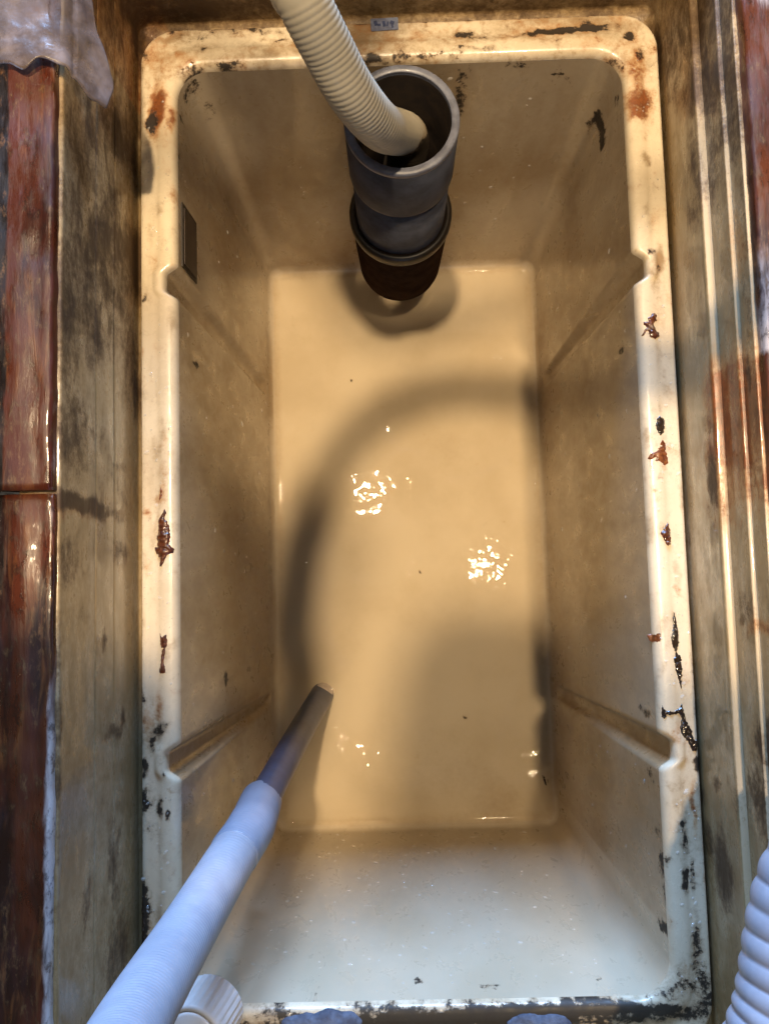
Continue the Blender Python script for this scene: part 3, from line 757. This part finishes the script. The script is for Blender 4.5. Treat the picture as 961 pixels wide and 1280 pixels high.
# wand : slate tube + cuff + hose, arching overhead and away to the right
wand = thing('suction_hose', 'pale hose with slate grey suction tube reaching down to the tank floor', 'hose', deep(404, 864, 1.155))
w0, w1, w2, w3 = deep(404, 866, 1.150), deep(327, 1000, .83), deep(313, 1035, .745), deep(292, 1068, .70)
base = Vector(wand.location)
tube = catmull([w0, w0.lerp(w1, .5), w1.lerp(w2, .5)], .004)
V, Fc = sweep(tube, lambda s, a: .0168, 32)
o = obj('suction_tube', V, Fc, M_wand); o.parent = wand; o.location = -base
ax = (w1 - w0).normalized(); nn = (CAM - w0).normalized(); nn = (nn - ax * nn.dot(ax)).normalized(); sd_ = ax.cross(nn)
tp = []
V, Fc = [], []
for i in range(9):                 # pale oblique cut at the end of the tube
    r_ = i / 8
    for k in range(28):
        a = 2 * PI * k / 28
        V.append(w0 + ax * (.011 + .0165 * r_ * math.cos(a)) + sd_ * (.0135 * r_ * math.sin(a)) + nn * (.0172 - .0055 * (r_ * math.sin(a)) ** 2 - .002 * (r_ > .95)))
for i in range(8):
    for k in range(28):
        Fc.append((i * 28 + k, i * 28 + (k + 1) % 28, (i + 1) * 28 + (k + 1) % 28, (i + 1) * 28 + k))
o = obj('tube_tip', V, Fc, M_tip); o.parent = wand; o.location = -base
cuff_p = catmull([w1, w2, w3], .0012)
Lc = sum((a - b_).length for a, b_ in zip(cuff_p, cuff_p[1:]))
V, Fc = sweep(cuff_p, lambda s, a: .0195 + .0022 * sm(0, .004, s) + .0006 * sm(Lc * .55, Lc * .56, s) + (.0003 * math.cos(s / .0035 * 2 * PI) if s > .012 else 0), 36)
o = obj('cuff', V, Fc, M_cuff); o.parent = wand; o.location = -base
AR = [lift(372, 880, .70), lift(366, 790, .66), lift(375, 700, .63), lift(400, 620, .62), lift(436, 556, .62), lift(490, 510, .62), lift(556, 490, .62), lift(620, 490, .62), lift(676, 504, .62)]
a2 = lift(826, 462, .62, -.003)
hp = [w2, w3, deep(236, 1162, .585), deep(178, 1258, .47), deep(140, 1330, .40), deep(98, 1430, .32), (-.185, -.265, .52), (-.21, -.175, .64), *AR, a2, (.40, .25, .58), (.58, .22, .46), (.72, .10, .26), (.85, -.1, .175)]
hp = catmull(hp, .0008)
V, Fc = sweep(hp, ridged(.0218, .0006, .0040, .8), 30)
o = obj('hose', V, Fc, M_white); o.parent = wand; o.location = -base

# thick ridged hose at the right foreground
hr = catmull([(.80, .22, .19), (.64, .02, .20), (.50, -.12, .20), (.40, -.19, .19), deep(1062, 1082, .55), deep(1006, 1302, .535), deep(946, 1480, .52), (.17, -.60, .21), (.20, -.8, .20), (.35, -1.2, .19)], .0012)
V, Fc = sweep(hr, ridged(.049, .0020, .0150, .8), 40)
hose3 = obj('ducting_hose', V, Fc, M_white); tag(hose3, 'thick pale blue white ribbed hose lying over the right frame in the near corner', 'hose')

# ------------------------------------------------------------------ white ribbed cap
cb = at(268, 1254, -.004)
cap = thing('hose_cap', 'white ribbed plastic cap on the near left corner of the rim', 'cap', (cb.x, cb.y, -.002))
M_wcap = simple('white_cap_plastic', (.80, .79, .80), .35, (.75, .74, .75), 40, .1, .2)
M_wcapb = simple('white_ribbed_plastic', (.74, .73, .74), .42, (.68, .66, .66), 40, .1, .1)
R0 = .0275; H0 = .040; V = []; Fc = []; seg = 120
lv = [(1.0, 0), (1.0, .02), (1.0, .25), (1.0, .5), (1.0, .75), (.985, .95), (.95, 1.0), (.82, 1.0), (.80, .965), (.0001, .965)]
for s, t in lv:
    for k in range(seg):
        a = 2 * PI * k / seg
        r = R0 * s + (.0008 * (1 if (k % 4) < 2 else -1) if .01 < t < .9 and s > .97 else 0)
        V.append((r * math.cos(a), r * math.sin(a), H0 * t))
for i in range(len(lv) - 1):
    for k in range(seg): Fc.append((i * seg + k, i * seg + (k + 1) % seg, (i + 1) * seg + (k + 1) % seg, (i + 1) * seg + k))
o = obj('ribbed_body', V, Fc, M_wcapb, cap); flip(o)
V, Fc = lathe([(.0001, H0 * .967), (.0205, H0 * .967), (.0215, H0 * .975), (.0208, H0 * 1.01), (.019, H0 * 1.03), (.0001, H0 * 1.035)], 64, closed=False)
o = obj('cap_face', V, Fc, M_wcap, cap); flip(o)
cap.rotation_euler = (math.radians(4), math.radians(-15), .3)

# ------------------------------------------------------------------ rags and grease lumps
M_rag = simple('dirty_white_film', (.26, .21, .20), .32, (.11, .082, .075), 28, .6, dist=.003)
def see_through(m, lo, hi, scale):
    nt = m.node_tree; b = nt.nodes['Principled BSDF']; n = noise_n(nt, scale, 5, .6)
    nt.links.new(rng(nt, n.outputs[0], .35, .65, lo, hi), b.inputs['Alpha'])
see_through(M_rag, .30, .85, 22)
M_blue_rag = simple('blue_grey_cloth', (.10, .115, .16), .75, (.045, .05, .075), 60, .9, dist=.003)
M_lump = simple('whitish_fat', (.42, .36, .31), .45, (.25, .19, .15), 150, .9, .2, dist=.003)
def cloth(name, label, path_fn, nu, nv, m, cat='rag', th=.004):
    V = [path_fn(i / (nu - 1), j / (nv - 1)) for i in range(nu) for j in range(nv)]
    Fc = [(i * nv + j, i * nv + j + 1, (i + 1) * nv + j + 1, (i + 1) * nv + j) for i in range(nu - 1) for j in range(nv - 1)]
    o = obj(name, V, Fc, m); flip(o)
    md = o.modifiers.new('thickness', 'SOLIDIFY'); md.thickness = th; md.offset = 0
    tag(o, label, cat); return o
rx0 = -.262
def rag_fn(u, v):
    # u: from floor side (left) over the edge and down the frame wall; v: along y
    s = u * .150
    y = .327 + v * .20 + .012 * fbm((u * 3, v * 4, 1), 1, 3)
    end = .112 + .026 * math.exp(-((v - .10) / .16) ** 2)
    s = u * end
    flat = .078
    if s < flat: x, z = rx0 - flat + s, FZ + .016
    else:
        a = min(PI / 2, (s - flat) / .012); x = rx0 + .012 * math.sin(a); z = FZ + .004 + .012 * math.cos(a)
        if s > flat + .0188: z -= (s - flat - .0188) * .9; x += (s - flat - .0188) * .35 + .002
    y -= .012 * sm(.55, 1, u) * (1 - v)
    wr = .0025 * fbm((x, y, z), 26, 4) + .004 * abs(fbm((x, y, z + 2), 12, 2))
    return (x + (wr if s > flat else 0), y, z + (wr if s <= flat else 0) + .002)
cloth('plastic_sheet', 'crumpled dirty whitish sheet over the far end of the left rusty edge', rag_fn, 110, 110, M_rag, 'sheet', .0012)
def lump(name, label, px, py, z, rx, ry, rz, m, cat, rough=.35, fs=60, sub=5):
    bm = bmesh.new(); bmesh.ops.create_icosphere(bm, subdivisions=sub, radius=1)
    c = at(px, py, z)
    for v in bm.verts:
        q = Vector((v.co.x * rx, v.co.y * ry, v.co.z * rz))
        k = 1 + rough * fbm((q.x + c.x, q.y + c.y, q.z), fs, 4)
        q *= k
        if q.z < -.4 * rz: q.z = -.4 * rz
        v.co = q
    me = bpy.data.meshes.new(name); bm.to_mesh(me); bm.free()
    me.polygons.foreach_set('use_smooth', [True] * len(me.polygons)); me.materials.append(m)
    o = bpy.data.objects.new(name, me); C.objects.link(o); o.location = (c.x, c.y, z + .4 * rz)
    tag(o, label, cat); return o
lump('cloth_scrap', 'blue grey cloth scrap on the near rim, beside the ribbed white cap', 400, 1279, -.004, .034, .014, .008, M_blue_rag, 'rag', .32, 36)
lump('cloth_scrap', 'blue grey cloth scrap on the near rim, the right one in black muck', 672, 1280, -.004, .026, .013, .008, M_blue_rag, 'rag', .32, 36)

# ------------------------------------------------------------------ person bending over the tank (their shade falls into it)
M_skin = simple('skin', (.48, .30, .22), .5, (.42, .25, .18), 60, .15)
M_coat = simple('navy_workwear', (.04, .05, .09), .8, (.03, .035, .06), 90, .5)
M_trous = simple('grey_work_trousers', (.07, .07, .075), .8, (.05, .05, .055), 90, .5)
M_hair = simple('black_hair', (.012, .010, .009), .5, (.02, .016, .013), 200, .8)
M_phone = simple('black_phone_case', (.02, .02, .022), .3, None, 60, .05, .3)
def skin(name, nodes, edges, m, parent, sub=2):
    me = bpy.data.meshes.new(name); me.from_pydata([n[0] for n in nodes], edges, [])
    o = bpy.data.objects.new(name, me); C.objects.link(o)
    md = o.modifiers.new('skin', 'SKIN'); md.use_smooth_shade = True
    for i, n in enumerate(nodes):
        r = n[1]; me.skin_vertices[0].data[i].radius = r if isinstance(r, tuple) else (r, r)
    me.skin_vertices[0].data[0].use_root = True
    s = o.modifiers.new('smooth', 'SUBSURF'); s.levels = sub; s.render_levels = sub
    me.materials.append(m); o.parent = parent
    return o
person = thing('person', 'person in dark workwear bending over the tank, seen only as the shade on its floor', 'person', (0, -.66, FZ))
def chain(nodes, edges, start, pts):
    prev = start
    for p, r in pts:
        nodes.append((p, r)); edges.append((prev, len(nodes) - 1)); prev = len(nodes) - 1
    return prev
O = Vector((0, -.66, FZ))
def rel(x, y, z): return tuple(Vector((x, y, z)) - O)
nodes = [(rel(0, -.64, 1.03), (.15, .12))]; edges = []
ch = chain(nodes, edges, 0, [(rel(-.03, -.48, 1.08), (.14, .11)), (rel(-.06, -.28, 1.12), (.145, .11)), (rel(-.08, -.125, 1.13), (.125, .09))])
nk = chain(nodes, edges, ch, [(rel(-.065, -.055, 1.12), .055), (rel(-.05, -.01, 1.11), .056), (rel(-.022, .05, 1.09), (.078, .085)), (rel(-.005, .095, 1.07), (.082, .09)), (rel(.005, .13, 1.05), (.058, .062))])
def hand(nodes, edges, wrist, palm, fdir, side, up):
    """palm and five fingers; vectors fdir (along the fingers), side (towards the thumb), up (curl)"""
    fd, sd, u = Vector(fdir).normalized(), Vector(side).normalized(), Vector(up).normalized()
    w = Vector(palm)
    nodes.append((tuple(w), (.030, .018))); edges.append((wrist, len(nodes) - 1)); pi_ = len(nodes) - 1
    for k, ln in enumerate((.068, .075, .070, .055)):
        b0 = w + fd * .035 + sd * (.026 - .0175 * k)
        chain(nodes, edges, pi_, [(tuple(b0), .0105), (tuple(b0 + fd * ln * .45 + u * .006), .0092), (tuple(b0 + fd * ln * .75 + u * .020), .0085), (tuple(b0 + fd * ln * .90 + u * .034), .0075)])
    t0 = w + sd * .034 - fd * .006
    chain(nodes, edges, pi_, [(tuple(t0), .013), (tuple(t0 + sd * .022 + fd * .022 + u * .012), .011), (tuple(t0 + sd * .026 + fd * .046 + u * .026), .009)])
# right arm holds the phone, left arm steadies the hose
ra = chain(nodes, edges, ch, [(rel(.085, -.19, 1.10), .060), (rel(.10, -.09, 1.0), .048), (rel(.105, -.03, .91), .042), (rel(.118, -.02, .83), .036), (rel(.112, -.016, .775), .026)])
hand(nodes, edges, ra, rel(.085, -.018, .757), (-1, .1, 0), (.1, 1, 0), (0, 0, -.2))
la = chain(nodes, edges, ch, [(rel(-.24, -.10, 1.11), .060), (rel(-.235, -.03, 1.0), .048), (rel(-.235, .03, .90), .042), (rel(-.245, -.04, .80), .036), (rel(-.238, -.105, .71), .027)])
hand(nodes, edges, la, rel(-.228, -.135, .675), (.35, -.5, -.6), (.6, .5, 0), (.8, -.1, .3))
for s in (-1, 1):
    chain(nodes, edges, 0, [(rel(.10 * s, -.68, .96), .095), (rel(.13 * s, -.64, .62), .065), (rel(.14 * s, -.70, .30), .052), (rel(.14 * s, -.72, .20), .040), (rel(.145 * s, -.62, .185), (.042, .03)), (rel(.15 * s, -.55, .18), (.036, .024))])
skin('body', nodes, edges, M_skin, person)
# jacket, trousers, hair as clothing over the body
jn = [(rel(0, -.62, 1.04), (.165, .135))]; je = []
jc = chain(jn, je, 0, [(rel(-.03, -.48, 1.08), (.155, .125)), (rel(-.06, -.28, 1.12), (.16, .125)), (rel(-.08, -.125, 1.13), (.135, .10)), (rel(-.068, -.065, 1.12), (.07, .07))])
chain(jn, je, jc - 1, [(rel(.085, -.19, 1.10), .070), (rel(.10, -.09, 1.0), .058), (rel(.105, -.03, .91), .052), (rel(.118, -.02, .83), .045), (rel(.115, -.017, .80), .040)])
chain(jn, je, jc - 1, [(rel(-.24, -.10, 1.11), .070), (rel(-.235, -.03, 1.0), .058), (rel(-.235, .03, .90), .052), (rel(-.245, -.04, .80), .045), (rel(-.240, -.085, .735), .038)])
skin('jacket', jn, je, M_coat, person)
tn = [(rel(0, -.655, 1.02), (.165, .135))]; te = []
for s in (-1, 1): chain(tn, te, 0, [(rel(.10 * s, -.68, .95), .108), (rel(.13 * s, -.64, .62), .078), (rel(.14 * s, -.70, .30), .066), (rel(.14 * s, -.72, .225), .060)])
skin('trousers', tn, te, M_trous, person)
skin('hair', [(rel(-.022, .045, 1.125), (.080, .075)), (rel(-.005, .095, 1.105), (.084, .082)), (rel(.005, .132, 1.085), (.058, .06))], [(0, 1), (1, 2)], M_hair, person)
for s in (-1, 1):
    skin('shoe', [(rel(.14 * s, -.73, .19), (.048, .04)), (rel(.145 * s, -.63, .185), (.048, .036)), (rel(.15 * s, -.545, .18), (.042, .028))], [(0, 1), (1, 2)], M_phone, person)
ph = rbox('phone', (-.003, -.035, .7335), .075, .150, .009, M_phone, None, -.03, .003, 3); tag(ph, 'black phone held flat above the tank in a hand', 'phone')

# ------------------------------------------------------------------ lamps
def lamp(name, loc, power, col, r):
    d = bpy.data.lights.new(name, 'POINT'); d.energy = power; d.color = col; d.shadow_soft_size = r
    o = bpy.data.objects.new(name, d); C.objects.link(o); o.location = loc; return o
WARM = (1.0, .76, .475)
lamp('ceiling_lamp', LAMP, 285, WARM, .05)
lamp('ceiling_lamp', (.44, -.015, 2.6), 165, WARM, .06)
lamp('ceiling_lamp', (-.46, .03, 2.6), 18, WARM, .04)
d = bpy.data.lights.new('window_light', 'AREA'); d.shape = 'RECTANGLE'; d.size = 2.2; d.size_y = .9; d.energy = 490; d.color = (.34, .575, 1.0)
wl_ = bpy.data.objects.new('window_light', d); C.objects.link(wl_); wl_.location = (-.1, 3.4, 1.22)
wl_.rotation_euler = (Vector((0, -.35, .1)) - Vector(wl_.location)).to_track_quat('-Z', 'Y').to_euler()

wd = bpy.data.worlds.new('World'); S.world = wd; wd.use_nodes = True
wd.node_tree.nodes['Background'].inputs[0].default_value = (1.0, .88, .72, 1)
wd.node_tree.nodes['Background'].inputs[1].default_value = .09
S.view_settings.view_transform = 'Standard'; S.view_settings.look = 'None'; S.view_settings.gamma = 1; S.view_settings.exposure = 0
S.render.engine = 'CYCLES'
S.cycles.max_bounces = 8; S.cycles.transparent_max_bounces = 8; S.cycles.sample_clamp_indirect = 4
S.cycles.use_denoising = True
